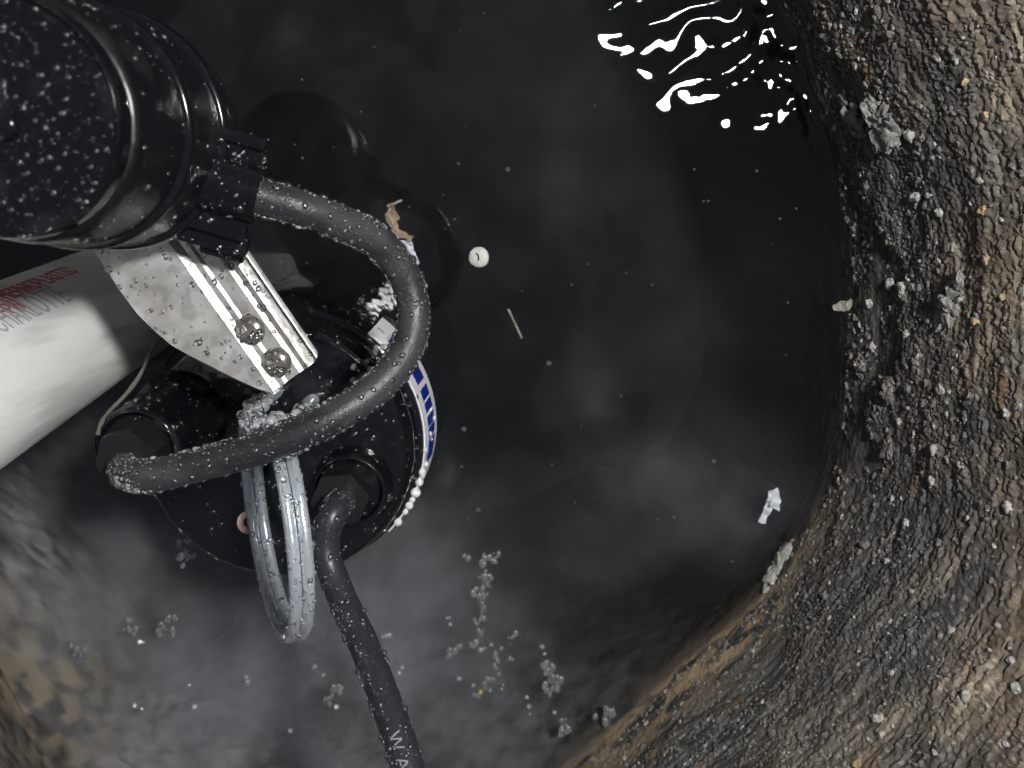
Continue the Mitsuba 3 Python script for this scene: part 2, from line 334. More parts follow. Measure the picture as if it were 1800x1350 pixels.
def crust(cx, cy, wpx, hpx, seed, rot, thick=.006, n_l=26):
    """A crumbly clump: welded lumps spread over an ellipse of the wall."""
    p, n = on_wall(cx, cy); k = np.linalg.norm(p - CAM) / F_PX * 1.5; r_ = np.random.default_rng(seed)
    tan_ = nrm(np.cross([0, 0, 1.0], n)); upv = np.array([0, 0, 1.0]); c, s_ = math.cos(rot), math.sin(rot)
    u, w = tan_ * c + upv * s_, -tan_ * s_ + upv * c; out = []
    for j in range(n_l):
        a, q = r_.random() * 6.283, math.sqrt(r_.random()); rad = (.22 + .30 * r_.random()) * min(wpx, hpx) * 1.25 * k * (1.15 - .6 * q)
        m = lump(1, seed * 31 + j, 1.0, 2, (1.5, 1, .7)); R = np.stack([u, w, n], 1) @ trimesh.transformations.euler_matrix(*(r_.normal(size=3) * .4))[:3, :3]
        out.append(place(trimesh.Trimesh(m.vertices * rad, m.faces), p + u * math.cos(a) * q * wpx * k + w * math.sin(a) * q * hpx * k + n * (thick * .45 * (1 - q) + rad * .1), R))
    return cat(out)
put('pit_wall__mortar_crust', crust(1560, 225, 34, 20, 3, .5, .007), 'crust', 40, label='grey crust clump jutting over a shadowed hollow')
put('pit_wall__mortar_crust', crust(1672, 550, 40, 15, 8, -.35, .006), 'crust', 40, label='pale wrinkled crust flake on the brown wall')
put('pit_wall__mortar_crust', crust(1500, 200, 26, 12, 12, .2, .006), 'crust', 40, label='small grey crust lump near the top of the waterline')
for x, y, w, h, s_ in ((1565, 690, 16, 9, 21), (1560, 790, 12, 10, 22), (1375, 985, 26, 9, 23), (1358, 1015, 20, 8, 24), (1515, 640, 14, 8, 25)):
    put('pit_wall__waterline_crust', crust(x, y, w, h, s_, .3 if x > 1450 else .1, .004), 'stone_pale' if x < 1400 else 'stone_grey', 40)

# ------------------------------------------------------------------ the water
PUMP_C = P(528, 745)
R_PUMP = np.linalg.norm(P(763, 745) - PUMP_C)
STEP = .0010
lo2, hi2 = cf.min(0) - .05, cf.max(0) + .05
xs, ys = np.arange(lo2[0], hi2[0], STEP), np.arange(lo2[1], hi2[1], STEP)
WX, WY = np.meshgrid(xs, ys, indexing='ij'); W2 = np.stack([WX.ravel(), WY.ravel()], 1)
EDGE = cKDTree(wall_points(np.linspace(0, PERIM, 3000, endpoint=False), np.zeros(3000), fine=False)[0][:, :2])
def ripples(q):
    x, y = q[:, 0], q[:, 1]; z0 = x * 0
    h = .00016 * (fbm(np.stack([x * 22, y * 22, z0], 1), 2, 30) - .5)
    d = q - P(1235, 35)[:2]
    ax = nrm(P(1420, 150)[:2] - P(1230, 60)[:2]); al, ac = d @ ax, d @ np.array([-ax[1], ax[0]])
    amp = np.exp(-(np.abs(al) / .070) ** 3 - (np.abs(ac) / .034) ** 3)          # water stirred near the upper wall
    ph = 7 * fbm(np.stack([x * 60, y * 60, z0 + 2], 1), 2, 91)
    h += amp * (.00055 * np.sin((x * math.cos(2.0) + y * math.sin(2.0)) * 2 * np.pi / .022 + ph) + .003 * (fbm(np.stack([x * 12, y * 12, z0 + 5], 1), 2, 92) - .5))
    e2 = np.linalg.norm(q - P(1412, 120)[:2], axis=1)
    h += .0020 * np.exp(-(e2 / .034) ** 2) * (fbm(np.stack([x * 130, y * 130, z0], 1), 2, 34) - .5)
    pc = PUMP_C[:2]; r = np.linalg.norm(q - pc, axis=1); e = np.clip(r - R_PUMP, 0, None)
    ang = np.arctan2(y - pc[1], x - pc[0])
    h += .00022 * np.sin(e * 2 * np.pi / .017) * np.exp(-(e / .03) ** 2) * np.exp(-((ang - .55) / .7) ** 2)
    dist, _ = EDGE.query(q)
    return h + .0016 * np.exp(-dist / .0042)
WZ = ripples(W2); nx, ny = WX.shape
top_v = np.column_stack([W2, WZ]); gi = np.arange(nx * ny).reshape(nx, ny)
tq = np.stack([gi[:-1, :-1], gi[1:, :-1], gi[1:, 1:], gi[:-1, 1:]], -1).reshape(-1, 4)
loop = np.r_[gi[:, 0], gi[-1, 1:], gi[-2::-1, -1], gi[0, -2:0:-1]]
bv = top_v[loop].copy(); bv[:, 2] = -.28; nb = len(loop); b0 = len(top_v)
kb = np.arange(nb); side = np.stack([loop, b0 + kb, b0 + (kb + 1) % nb, np.roll(loop, -1)], 1)
cen = np.array([[*(lo2 + hi2) / 2, -.28]])
wfaces = np.vstack([tq[:, [0, 1, 2]], tq[:, [0, 2, 3]], side[:, [0, 1, 2]], side[:, [0, 2, 3]], np.stack([np.full(nb, b0 + nb), b0 + (kb + 1) % nb, b0 + kb], 1)])
wmesh = trimesh.Trimesh(np.vstack([top_v, bv, cen]), wfaces, process=False)
# silt clouds hanging in the water: density on a grid
GX, GY, GZ = 130, 130, 24
b_lo, b_hi = np.array([lo2[0], lo2[1], -.285]), np.array([hi2[0], hi2[1], .006])
vz, vy, vx = np.meshgrid(*[np.linspace(b_lo[k], b_hi[k], n_) for k, n_ in ((2, GZ), (1, GY), (0, GX))], indexing='ij')
def cloud_at(px, py, r, k): 
    c = P(px, py, -.02); return k * np.exp(-(((vx - c[0]) ** 2 + (vy - c[1]) ** 2) / r ** 2))
detail = np.clip((fbm(np.stack([vx * 30, vy * 30, vz * 26], -1), 4, 60) - .40) / .22, 0, 1)
fine_d = np.clip((fbm(np.stack([vx * 95, vy * 95, vz * 60], -1), 2, 61) - .3) / .4, 0, 1)
qa, qb = P(120, 560)[:2], P(760, 1000)[:2]                       # the cloudy side lies below this line
dn_ = nrm(np.array([-(qb - qa)[1], (qb - qa)[0]])); sd = -((vx - qa[0]) * dn_[0] + (vy - qa[1]) * dn_[1])
sd = sd if sd[0, 0, 0] > 0 else sd
low_side = np.clip((P(300, 1350)[1] + .20 - vy) / .22, 0, 1)
band = np.clip((P(0, 800)[1] - vy + .05 * (detail - .5)) / .15, 0, 1) * np.clip((P(1150, 900)[0] - vx) / .14, 0, 1)
dens = 17 * band ** 1.9 * (.22 + 1.15 * detail * (.35 + 1.0 * fine_d))
dens += (cloud_at(1180, 885, .026, 6) + cloud_at(1060, 970, .026, 4) + cloud_at(1050, 690, .014, 3) + cloud_at(1330, 900, .03, 5) + cloud_at(985, 330, .02, 1.5) + cloud_at(1250, 620, .05, 1)
         + cloud_at(120, 900, .05, 5) + cloud_at(60, 1120, .05, 5) + cloud_at(1000, 60, .06, .7)) * detail * (.3 + fine_d)
near_top = np.exp(-((vz + .008) / .009) ** 2)
for x_, y_, r_, k_ in ((785, 829, .0050, 16), (1055, 680, .008, 2.5), (1040, 705, .006, 2), (505, 55, .006, 5)):
    dens += cloud_at(x_, y_, r_, k_) * near_top * (.3 + fine_d)
dens += .05 + .10 * detail
dens *= np.exp(np.clip(vz + .012, None, 0) / .09)
dens = np.minimum(dens, 13)
scene['water_medium'] = {'type': 'heterogeneous', 'albedo': {'type': 'rgb', 'value': [0.83, 0.86, 0.90]},
                         'sigma_t': {'type': 'gridvolume', 'grid': mi.VolumeGrid(dens[..., None].astype(np.float32)),
                                     'to_world': T().translate(b_lo.tolist()).scale((b_hi - b_lo).tolist())}}
put('water', wmesh, 'water_skin', 40, kind='structure', label='dark murky water filling the pit', interior={'type': 'ref', 'id': 'water_medium'})

# ------------------------------------------------------------------ sump pump
Rp = R_PUMP
prof = [(0, -.16), (Rp * 1.03, -.16), (Rp * 1.015, -.02), (Rp, 0), (Rp * .966, .029), (Rp * .962, .0305), (Rp * .920, .0315)] + [(Rp * (.838 + .082 * math.cos(t)), .0380 + .0120 * math.sin(t)) for t in np.linspace(0, math.pi / 2, 16)] + [(Rp * .4, .0522), (0, .053)]
body = place(lathe(rounded_profile(prof, .0012, 3), 160), [PUMP_C[0], PUMP_C[1], 0])
put('sump_pump__housing', body, 'black_paint', 25)
tag('sump_pump', 'black glossy sump pump with a white and blue label band, standing in the water', 'pump')
def pump_patch(a0, a1, z0, z1, proud, nseg=60, nzs=4, thick=.0004):
    """A curved strip on the pump's tapering side."""
    a = np.linspace(math.radians(a0), math.radians(a1), nseg); z = np.linspace(z0, z1, nzs); v = []
    for t in (proud + thick, proud - .0004):
        for zz_ in z:
            r = np.interp(zz_, [-.02, 0, .029], [Rp * 1.015, Rp, Rp * .966]) + t
            v.append(np.stack([PUMP_C[0] + r * np.cos(a), PUMP_C[1] + r * np.sin(a), np.full(nseg, zz_)], 1))
    v = np.concatenate(v); idx = np.arange(2 * nzs * nseg).reshape(2, nzs, nseg); f = []
    for lay, fl in ((0, 1), (1, -1)):
        q = np.stack([idx[lay, :-1, :-1], idx[lay, :-1, 1:], idx[lay, 1:, 1:], idx[lay, 1:, :-1]], -1).reshape(-1, 4); f.append(q[:, ::fl])
    for e0, e1, e2, e3 in ((idx[0, 0, :-1], idx[1, 0, :-1], idx[1, 0, 1:], idx[0, 0, 1:]), (idx[0, -1, 1:], idx[1, -1, 1:], idx[1, -1, :-1], idx[0, -1, :-1]),
                           (idx[0, 1:, 0], idx[1, 1:, 0], idx[1, :-1, 0], idx[0, :-1, 0]), (idx[0, :-1, -1], idx[1, :-1, -1], idx[1, 1:, -1], idx[0, 1:, -1])):
        f.append(np.stack([e0, e1, e2, e3], -1))
    f = np.concatenate(f); m = trimesh.Trimesh(v, np.vstack([f[:, [0, 1, 2]], f[:, [0, 2, 3]]]), process=False)
    if m.volume < 0: m.invert()
    return m
def side_pt(px, py):
    """Angle and height on the pump's side at a place of the photograph."""
    d = ray(px, py); t = np.linspace(.3, .6, 6000); q = CAM + d * t[:, None]
    r = np.linalg.norm(q[:, :2] - PUMP_C[:2], axis=1); rr = np.interp(q[:, 2], [-.02, 0, .029], [Rp * 1.015, Rp, Rp * .966])
    k = np.argmax((r < rr) & (q[:, 2] < .03)); return math.degrees(math.atan2(q[k, 1] - PUMP_C[1], q[k, 0] - PUMP_C[0])), q[k, 2]
put('sump_pump__label', pump_patch(-44, 51.5, -.004, .0300, .0004), 'label_white', 30, label='white label band with blue printed blocks around the side of the pump')
for (x, y, w) in ((722, 612, 5.0), (734, 658, 5.4), (744, 690, 4.4), (749, 713, 4.0), (752, 738, 4.0), (752, 760, 4.0), (750, 788, 6.0), (744, 812, 4.0), (706, 590, 6.0)):
    a, _ = side_pt(x, y); w2 = math.degrees(w * .00122 / 2 / Rp) * 1.0
    put('sump_pump__label__blue_block', pump_patch(a - w2, a + w2, .0050, .0205, .0009, 8, 3, .0002), 'label_blue', 30)
for (x, y, z0, z1, wd) in ((690, 584, .010, .021, .22), (672, 578, .0145, .0175, 1.6)):
    a, _ = side_pt(x, y); put('sump_pump__label__grey_line', pump_patch(a - wd, a + wd, z0, z1, .0009, 6, 3, .0002), 'grey_ink', 30)
def hexnut(r, h, hole=0.0):
    m = m3.Manifold.cylinder(h, r, r, 6)
    cone = m3.Manifold.cylinder(h * 1.2, r * 1.02 + h * .25, r * .93, 48).translate((0, 0, 0))
    mm = (m ^ m3.Manifold.cylinder(h, r * 1.3, r * .965, 48)).to_mesh()
    return trimesh.Trimesh(mm.vert_properties[:, :3], mm.tri_verts)
hub1_top = P(238, 790, .100); r1 = .0168
hub1 = place(lathe(rounded_profile([(0, 0), (r1 * 1.28, 0), (r1 * 1.22, .008), (r1 * 1.02, .016), (r1, .044), (r1 * .99, .053), (r1 * .86, .0545), (r1 * .82, .050), (0, .050)], .0016, 4), 72), [hub1_top[0], hub1_top[1], .0455])
k1 = put('sump_pump__cable_hub', hub1, 'black_paint', 30, label='tall round cable hub at the left of the pump')
nut1 = P(222, 806, .112)
put(k1 + '__hex_nut', place(hexnut(.0118, .018), [nut1[0], nut1[1], .0955], frame((0, 0, 1), (math.cos(.25), math.sin(.25), 0))), 'matt_plastic', 20)
hub2_top = P(613, 864, .062); r2 = .0162
hub2 = place(lathe(rounded_profile([(0, 0), (r2 * 1.12, 0), (r2 * 1.06, .010), (r2, .014), (r2 * .9, .0150), (r2 * .86, .0105), (0, .0105)], .0012, 4), 72), [hub2_top[0], hub2_top[1], .047])
k2 = put('sump_pump__cable_hub', hub2, 'black_paint', 30, label='low round cable hub at the front of the pump')
nut2 = P(598, 878, .070)
put(k2 + '__hex_nut', place(hexnut(.0128, .015), [nut2[0], nut2[1], .056], frame((0, 0, 1), (1, .12, 0))), 'matt_plastic', 20)
boss = P(452, 606, .10)
put('sump_pump__bracket_boss', place(lathe(rounded_profile([(0, 0), (.013, 0), (.011, .006), (.0095, .058), (0, .058)], .003, 4), 48), [boss[0], boss[1], .047]), 'black_paint', 30)

# ------------------------------------------------------------------ discharge pipe
pa = P(185, 548, 0.0); paxis = -ray(880, 175); paxis = paxis / np.linalg.norm(paxis)
RPIPE = .0305
ptop = pa + paxis * .30; pbot = pa - paxis * .12
Rq = frame(paxis, nrm(CAM - pa))
pipe = place(lathe([(RPIPE * .86, 0), (RPIPE * .985, 0), (RPIPE, .0006), (RPIPE, .4194), (RPIPE * .985, .42), (RPIPE * .86, .42), (RPIPE * .86, 0)], 96), pbot, Rq)
put('discharge_pipe__tube', pipe, 'pvc', 30)
tag('discharge_pipe', 'white plastic pipe with faded red and grey lettering rising beside the pump', 'pipe')
def pipe_text(text, height, axis_at, ang, material, squeeze=1.0, bold=False):
    """Print wrapped on the pipe: reads down the pipe, its baseline at angle ang; axis_at = height above the water along the axis of its last letter."""
    m = meshkit.text_mesh(text, height, .0002, bold); v = np.array(m.vertices); w = v[:, 0].max()
    m = trimesh.Trimesh(*trimesh.remesh.subdivide_to_size(v, m.faces, .0025)[:2]); v = np.array(m.vertices)
    along = axis_at + (w - v[:, 0]) * squeeze; a = ang + v[:, 1] / RPIPE; r = RPIPE + .00005 + v[:, 2]
    q = pa + paxis * along[:, None] + (np.cos(a) * r)[:, None] * Rq[:, 0] + (np.sin(a) * r)[:, None] * Rq[:, 1]
    m = trimesh.Trimesh(q, m.faces, process=False)
    if m.volume < 0: m.invert()
    put('discharge_pipe__print', m, material, False)
def pipe_at(px, py):
    d = ray(px, py); t = np.linspace(.15, .7, 8000); q = CAM + d * t[:, None] - pa
    al = q @ paxis; rad = q - al[:, None] * paxis; k = np.argmax(np.linalg.norm(rad, axis=1) < RPIPE)
    return al[k], math.atan2(rad[k] @ Rq[:, 1], rad[k] @ Rq[:, 0])
al, an = pipe_at(128, 528); pipe_text('000 CHARLOTTE', .0105, al, an, 'grey_ink', .62)
al, an = pipe_at(140, 478); pipe_text('THERMOPLASTIC', .0075, al, an, 'red_ink', .7, True)
al, an = pipe_at(48, 540); pipe_text('NSF-PW', .006, al, an, 'red_ink', .8, True)

# ------------------------------------------------------------------ float switch
FZ = .20
fc = P(-8, 205, FZ); rt = 240 * ((fc - CAM) @ FWD) / F_PX
def fl(prof, n=144, r=.001, k=4): return place(lathe(rounded_profile(prof, r, k), n), [fc[0], fc[1], 0])
housing = fl([(0, .112), (rt * 1.03, .112), (rt * 1.05, .140), (rt * 1.045, .158), (rt * 1.0, .1595), (rt * .955, .186), (rt * .925, .1915), (0, .1915)], r=.0022, k=6)
put('float_switch__housing', housing, 'dull_plastic', 30)
tag('float_switch', 'black round float switch housing covered in water beads with a cable boss', 'float switch')
lid = fl([(0, .1915), (rt * .905, .1918), (rt * .900, .1975), (rt * .880, .1995), (rt * .862, .1990), (rt * .85, .1979), (rt * .5, .1989), (0, .1993)], r=.0014, k=6)
put('float_switch__lid', lid, 'black_plastic', 30)
flange = fl([(rt * .98, .1590), (rt * 1.045, .1590), (rt * 1.06, .1610), (rt * 1.045, .1632), (rt * .98, .1636)], r=.0008)
put('float_switch__rim', flange, 'black_plastic', 30)
low_ring = fl([(rt * 1.02, .130), (rt * 1.11, .130), (rt * 1.12, .1335), (rt * 1.10, .137), (rt * 1.02, .1375)], r=.001)
put('float_switch__lower_rim', low_ring, 'black_plastic', 30)
glint_nub = fl([(0, .1985), (.0042, .1990), (.0034, .2010), (.0012, .2018), (0, .2019)], 32, .0006)  # small bump added where the lid only catches a glare reflection
put('float_switch__lid_glint_nub', place(glint_nub, P(8, 222, .1988) - np.r_[fc[:2], .1988]), 'black_plastic', 30)
b0_, b1_ = P(300, 300, .137), P(455, 345, .132); bax = nrm(b1_ - b0_); BL = np.linalg.norm(b1_ - b0_)
bside = nrm(np.cross([0, 0, 1.0], bax)); bup = np.cross(bax, bside); BR = np.stack([bax, bside, bup], 1)
arc = [(-.0095, -.008)] + [(.0095 * -math.cos(t), .0085 * math.sin(t)) for t in np.linspace(0, math.pi, 18)] + [(.0095, -.008)]
core = sweep(np.stack([b0_ - bax * .020, b1_]), np.array([(z, y) for y, z in arc]), up=bup)
put('float_switch__cable_boss', core, 'black_plastic', 30, label='half round cable outlet on the side of the switch')
def boss_box(x, y, z, sx, sy, sz, name='fin'): put('float_switch__cable_boss__' + name, box((sx, sy, sz), .0007, b0_ + bax * x + bside * y + bup * z, BR), 'black_plastic', 30)
boss_box(BL * .42, .0115, -.004, BL * 1.06, .0075, .0095)
boss_box(BL * .62, .0163, -.003, BL * .66, .0040, .0120)
boss_box(BL * .40, -.0118, -.0035, BL * 1.10, .0085, .0090)
boss_box(BL * .44, -.0182, -.0065, BL * 1.12, .0068, .0085)
boss_box(BL * .72, -.0225, -.009, BL * .52, .0035, .0065, 'lug')

# ------------------------------------------------------------------ bracket
BZ = .116
A0, A1, A2 = P(262, 378, BZ), P(476, 682, BZ), None
bu = nrm(A1 - A0); bw = np.cross(bu, [0, 0, 1.0])
if bw @ (P(562, 625, BZ) - A0) < 0: bw = -bw
def st(px, py):
    q = P(px, py, BZ) - A0; return q @ bu, q @ bw
sB = np.mean([st(370, 385)[1], st(545, 640)[1]]); sC = np.mean([st(405, 403)[1], st(563, 622)[1]])
tE = st(478, 690)[0]; tE2 = st(556, 634)[0]
left = np.array(sorted([st(150, 412), st(165, 440), st(210, 510), st(240, 550), st(270, 580), st(300, 605), st(330, 622), st(375, 645), st(420, 668), st(455, 684), st(478, 691)]))
t0 = st(225, 330)[0]
prof_s = [0, .0027, .0048, .0060, sB - .0058, sB - .0042, sB - .0012, sB + .0014, sB + .0026, sB + .0034, sC - .0006, sC]
zc = .0010 - .55 * (sC - .0006 - sB - .0034)
prof_z = [0, -.0016, -.0016, -.0023, -.0023, -.0031, .0004, -.0012, -.0030, .0010, zc, zc - .0006]
ps, pz = np.array(prof_s), np.array(prof_z)
extra = np.linspace(st(150, 412)[1] - .002, -.0006, 16)
sv = np.unique(np.r_[extra, ps, np.linspace(ps[3], ps[4], 6), np.linspace(sB + .0034, sC - .0006, 4)])
tt_ = np.r_[np.linspace(t0, tE, 110)]
rows = []
for t in tt_:
    sl = np.interp(t, left[:, 0], left[:, 1], left=left[0, 1])
    end = np.clip((t - (tE - .003)) / .003, 0, 1)
    sr = sC - .0035 * (1 - math.sqrt(max(0, 1 - end ** 2)))
    s_ = np.clip(sv, sl, sr)
    sk = (s_ / sC) * (tE2 - tE) * np.clip((t - t0) / (tE - t0), 0, 1)
    z_ = np.interp(s_, ps, pz, left=0, right=pz[-1]); z_ = np.where(s_ < 0, 0, z_)
    z_ = z_ + .0006 * (fbm(np.stack([s_ * 60, np.full_like(s_, t * 60), s_ * 0], 1), 3, 40) - .5)
    rows.append(A0 + bu * (t + sk)[:, None] + bw * s_[:, None] + np.array([0, 0, 1.0]) * z_[:, None])
rows = np.array(rows); nt, nsv = rows.shape[:2]
bot = rows - np.array([0, 0, .0013]); bvv = np.concatenate([rows.reshape(-1, 3), bot.reshape(-1, 3)]); gi = np.arange(nt * nsv).reshape(nt, nsv); o = nt * nsv
def qd(a, b, c, d): return np.stack([a, b, c, d], -1).reshape(-1, 4)
bq = np.concatenate([qd(gi[:-1, :-1], gi[1:, :-1], gi[1:, 1:], gi[:-1, 1:]), o + qd(gi[:-1, :-1], gi[:-1, 1:], gi[1:, 1:], gi[1:, :-1]),
                     qd(gi[:-1, 0], gi[:-1, 0] + o, gi[1:, 0] + o, gi[1:, 0]), qd(gi[:-1, -1], gi[1:, -1], gi[1:, -1] + o, gi[:-1, -1] + o),
                     qd(gi[0, :-1], gi[0, 1:], gi[0, 1:] + o, gi[0, :-1] + o), qd(gi[-1, :-1], gi[-1, :-1] + o, gi[-1, 1:] + o, gi[-1, 1:])])
bm = trimesh.Trimesh(bvv, np.vstack([bq[:, [0, 1, 2]], bq[:, [0, 2, 3]]]), process=False)
bm.update_faces(bm.area_faces > 1e-13)
if bm.volume < 0: bm.invert()
put('mounting_bracket__plate', bm, 'steel', 25)
tag('mounting_bracket', 'wet grey steel bracket with folded ridges and two screws joining switch to pump', 'bracket')
for x, y in ((441, 580), (487, 636)):
    p = P(x, y, BZ - .002); r = .0055
    head = lathe(rounded_profile([(0, 0), (r, 0), (r, .0010), (r * .86, .0024), (r * .5, .0034), (0, .0038)], .0006, 3), 40)
    hm = m3.Manifold(m3.Mesh(np.array(head.vertices, np.float32), np.array(head.faces, np.uint32)))
    try:
        cut = m3.Manifold.cube((r * 1.1, .0010, .003), True) + m3.Manifold.cube((.0010, r * 1.1, .003), True)
        hm2 = hm - cut.rotate((0, 0, 33)).translate((0, 0, .0042)); mm = hm2.to_mesh()
        if len(mm.tri_verts): head = trimesh.Trimesh(mm.vert_properties[:, :3], mm.tri_verts)
    except Exception: pass
    k = put('mounting_bracket__screw', place(head, p), 'screw_steel', 30)
    drops(k, place(lathe([(0, .0035), (r * .6, .0032), (r, .0012)], 30), p), 26, .0005, .0013, int(x), power=1.5, big=0, flat=.8)

# ------------------------------------------------------------------ cables
RC = .0060
c1_px = [(222, 822, .098), (222, 826, .112), (229, 832, .124), (262, 836, .1295), (330, 822, .130), (450, 790, .131), (560, 746, .130), (630, 706, .125), (690, 652, .117), (723, 590, .110), (726, 530, .106), (704, 472, .107), (664, 425, .112), (600, 392, .121), (525, 365, .130), (470, 349, .132), (430, 336, .134)]
path1, L1 = spline([P(*c) for c in c1_px], 420)
w1 = 1 + .012 * (fbm(np.stack([np.linspace(0, 30, 420), np.zeros(420), np.zeros(420)], 1), 3, 50) - .5)
cable1 = sweep(path1, ring_section(RC, 40), scale=w1)
put('switch_cable', cable1, 'rubber', True, label='grey black rubber cable looping from the float switch to the left hub', category='cable')
c2_px = [(600, 880, .066), (596, 886, .078), (586, 902, .086), (572, 945, .089), (583, 1005, .093), (610, 1070, .103), (638, 1130, .115), (662, 1190, .127), (686, 1255, .139), (708, 1320, .150), (724, 1390, .160), (735, 1460, .168)]
path2, L2 = spline([P(*c) for c in c2_px], 300)
cable2 = sweep(path2, ring_section(RC * .98, 40))
put('power_cable', cable2, 'wet_rubber', True, label='smooth black cable with white print running from the front hub out of frame', category='cable')
def cable_text(text, height, path, k_from, k_to, ang, material):
    m = meshkit.text_mesh(text, height, .0002); v = np.array(m.vertices)
    m = trimesh.Trimesh(*trimesh.remesh.subdivide_to_size(v, m.faces, .0015)[:2]); v = np.array(m.vertices)
    t, a, b = frames(path); L = np.r_[0, np.cumsum(np.linalg.norm(np.diff(path, axis=0), axis=1))]
    u = L[k_from] + v[:, 0] / v[:, 0].max() * (L[k_to] - L[k_from]); mid = (k_from + k_to) // 2; w_ = CAM - path[mid]; th = ang + math.atan2(w_ @ b[mid], w_ @ a[mid]) - (v[:, 1] - height / 2) / RC; r = RC * .98 + .00005 + v[:, 2]
    ip = lambda A: np.stack([np.interp(u, L, A[:, j]) for j in range(3)], 1)
    q = ip(path) + (np.cos(th) * r)[:, None] * ip(a) + (np.sin(th) * r)[:, None] * ip(b)
    m = trimesh.Trimesh(q, m.faces, process=False)
    if m.volume < 0: m.invert()
    put('power_cable__print', m, material, False)
cable_text('W AWM', .0040, path2, 236, 288, .2, 'white_ink')

# ------------------------------------------------------------------ split ring and its eye
ra, rb = P(517, 925, .134), P(461, 925, .060)
rcen, rv = (ra + rb) / 2, (ra - rb) / 2; RR = np.linalg.norm(rv); rv = nrm(rv)
ru = nrm(np.array([0.03, -1.0, 0]) - rv * (np.array([0.03, -1.0, 0]) @ rv)); rn = np.cross(ru, rv)
th = np.linspace(math.radians(205), math.radians(205 - 735), 460); pitch = .0048
hel = rcen + RR * (np.cos(th)[:, None] * ru + np.sin(th)[:, None] * rv) + rn * ((np.linspace(-.5, .5, 460) * 2.04) * pitch)[:, None]
sec = np.array([(x, y) for x, y in zip(*np.array(rounded_profile([(-.0024, 0), (-.0024, -.0021), (.0024, -.0021), (.0024, .0021), (-.0024, .0021), (-.0024, 0)], .0015, 6)).T)])[:-1]
t_h = np.gradient(hel, axis=0)
ring = sweep(hel, ring_section(.0023, 20), up=rn)
put('split_ring', ring, 'zinc', 35, label='zinc plated double coil split ring hanging from the pump eye', category='ring')
ey = P(474, 738, .092); e_pts = [ey + np.array(d) for d in ((-.010, .001, -.045), (-.010, .001, -.008), (-.006, .0, .004), (.000, 0, .008), (.006, 0, .004), (.010, -.001, -.008), (.010, -.001, -.045))]
ep, _ = spline(e_pts, 60); eye = sweep(ep, ring_section(.0030, 18), up=(0, 1, 0))
put('sump_pump__lifting_eye', eye, 'zinc', True, label='zinc lifting eye on top of the pump')
tab = lathe(rounded_profile([(.0022, -.0008), (.0052, -.0008), (.0052, .0008), (.0022, .0008), (.0022, -.0008)], .0004, 3), 32)
tp = P(437, 918, .062)
put('sump_pump__copper_tab', place(tab, tp, frame(nrm(CAM - tp + np.array([.1, 0, 0])))), princ((.30, .21, .18), .35, .5, .3), 30, label='small copper coloured ring beside the split ring')

# ------------------------------------------------------------------ water beads
z_up = lambda lo: seen(lambda p, n: (n[:, 2] > lo))
drops('float_switch', lid, 520, .00022, .00095, 61, z_up(.5), 4.5, 10)
drops('float_switch', cat([housing, core]), 200, .0003, .0010, 62, seen(lambda p, n: p[:, 0] > fc[0]), 3, 4)
drops('float_switch', cat([core] + [trimesh.Trimesh(np.array(meshkit.WRITTEN[scene[k]['filename']][0]), np.array(meshkit.WRITTEN[scene[k]['filename']][1])) for k in list(scene) if 'cable_boss__' in k]), 160, .00035, .0013, 63, seen(), 3, 6)
drops('mounting_bracket', bm, 190, .0004, .0014, 64, z_up(.3), 3, 12, .5)
drops('sump_pump', body, 330, .0004, .0016, 65, seen(lambda p, n: p[:, 2] > .004), 3, 14)
drops('sump_pump', cat([hub1, hub2]), 110, .0004, .0013, 66, seen(), 3, 6)
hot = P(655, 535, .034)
drops('sump_pump', body, 150, .0008, .0019, 67, seen(lambda p, n: (np.linalg.norm((p - hot)[:, :2], axis=1) < .0115)), 1.3, 0, .75, 'glint_beads', 260, 'bubble_glint_white')  # white beads paint the lamp glare on wet housing
drops('sump_pump', body, 60, .0007, .0018, 76, seen(lambda p, n: (np.linalg.norm((p - P(628, 552, .04))[:, :2], axis=1) < .008)), 1.3, 0, .75, 'droplets', 260)
drops('sump_pump', body, 70, .0006, .0016, 75, seen(lambda p, n: np.linalg.norm((p - P(660, 655, .043))[:, :2], axis=1) < .010), 1.5, 0, .75, 'glint_beads', 160, 'bead_glint')  # pale beads paint a highlight along the shoulder
drops('switch_cable', cable1, 620, .00032, .0012, 68, seen(), 3.2, 14)
lower = lambda p, n: (n[:, 2] < .45)
drops('switch_cable', cable1, 520, .0004, .0012, 69, seen(lower), 2, 0)
bend = P(225, 850, .122)
drops('switch_cable', cable1, 260, .0005, .0012, 70, seen(lambda p, n: (np.linalg.norm(p - bend, axis=1) < .016)), 1.5, 0, .75, 'droplets', 40)
drops('switch_cable', cable1, 170, .0004, .0010, 78, seen(lambda p, n: (np.linalg.norm(p - P(245, 848, .12), axis=1) < .015) & (n[:, 1] < .1)), 1.5, 0, .75, 'glint_beads', 60, 'bead_glint')  # glints on the wet cable bend, painted as pale beads
drops('switch_cable', cable1, 120, .0004, .0010, 79, seen(lambda p, n: (n[:, 2] < .25)), 1.8, 0, .75, 'glint_beads', 20, 'bead_glint')  # glints along the cable underside, painted as pale beads
drops('power_cable', cable2, 330, .0003, .0013, 71, seen(), 3.2, 10)
drops('power_cable', cable2, 170, .0004, .0012, 72, seen(lambda p, n: n[:, 0] < -.3), 2, 2)
drops('split_ring', ring, 330, .0004, .0013, 73, seen(), 2.5, 6)
drops('sump_pump', eye, 90, .0008, .0020, 74, seen(lambda p, n: p[:, 2] > .07), 1.5, 0, .8, 'glint_beads', 12, 'bead_glint')  # pale beads paint the shine of drops over the eye
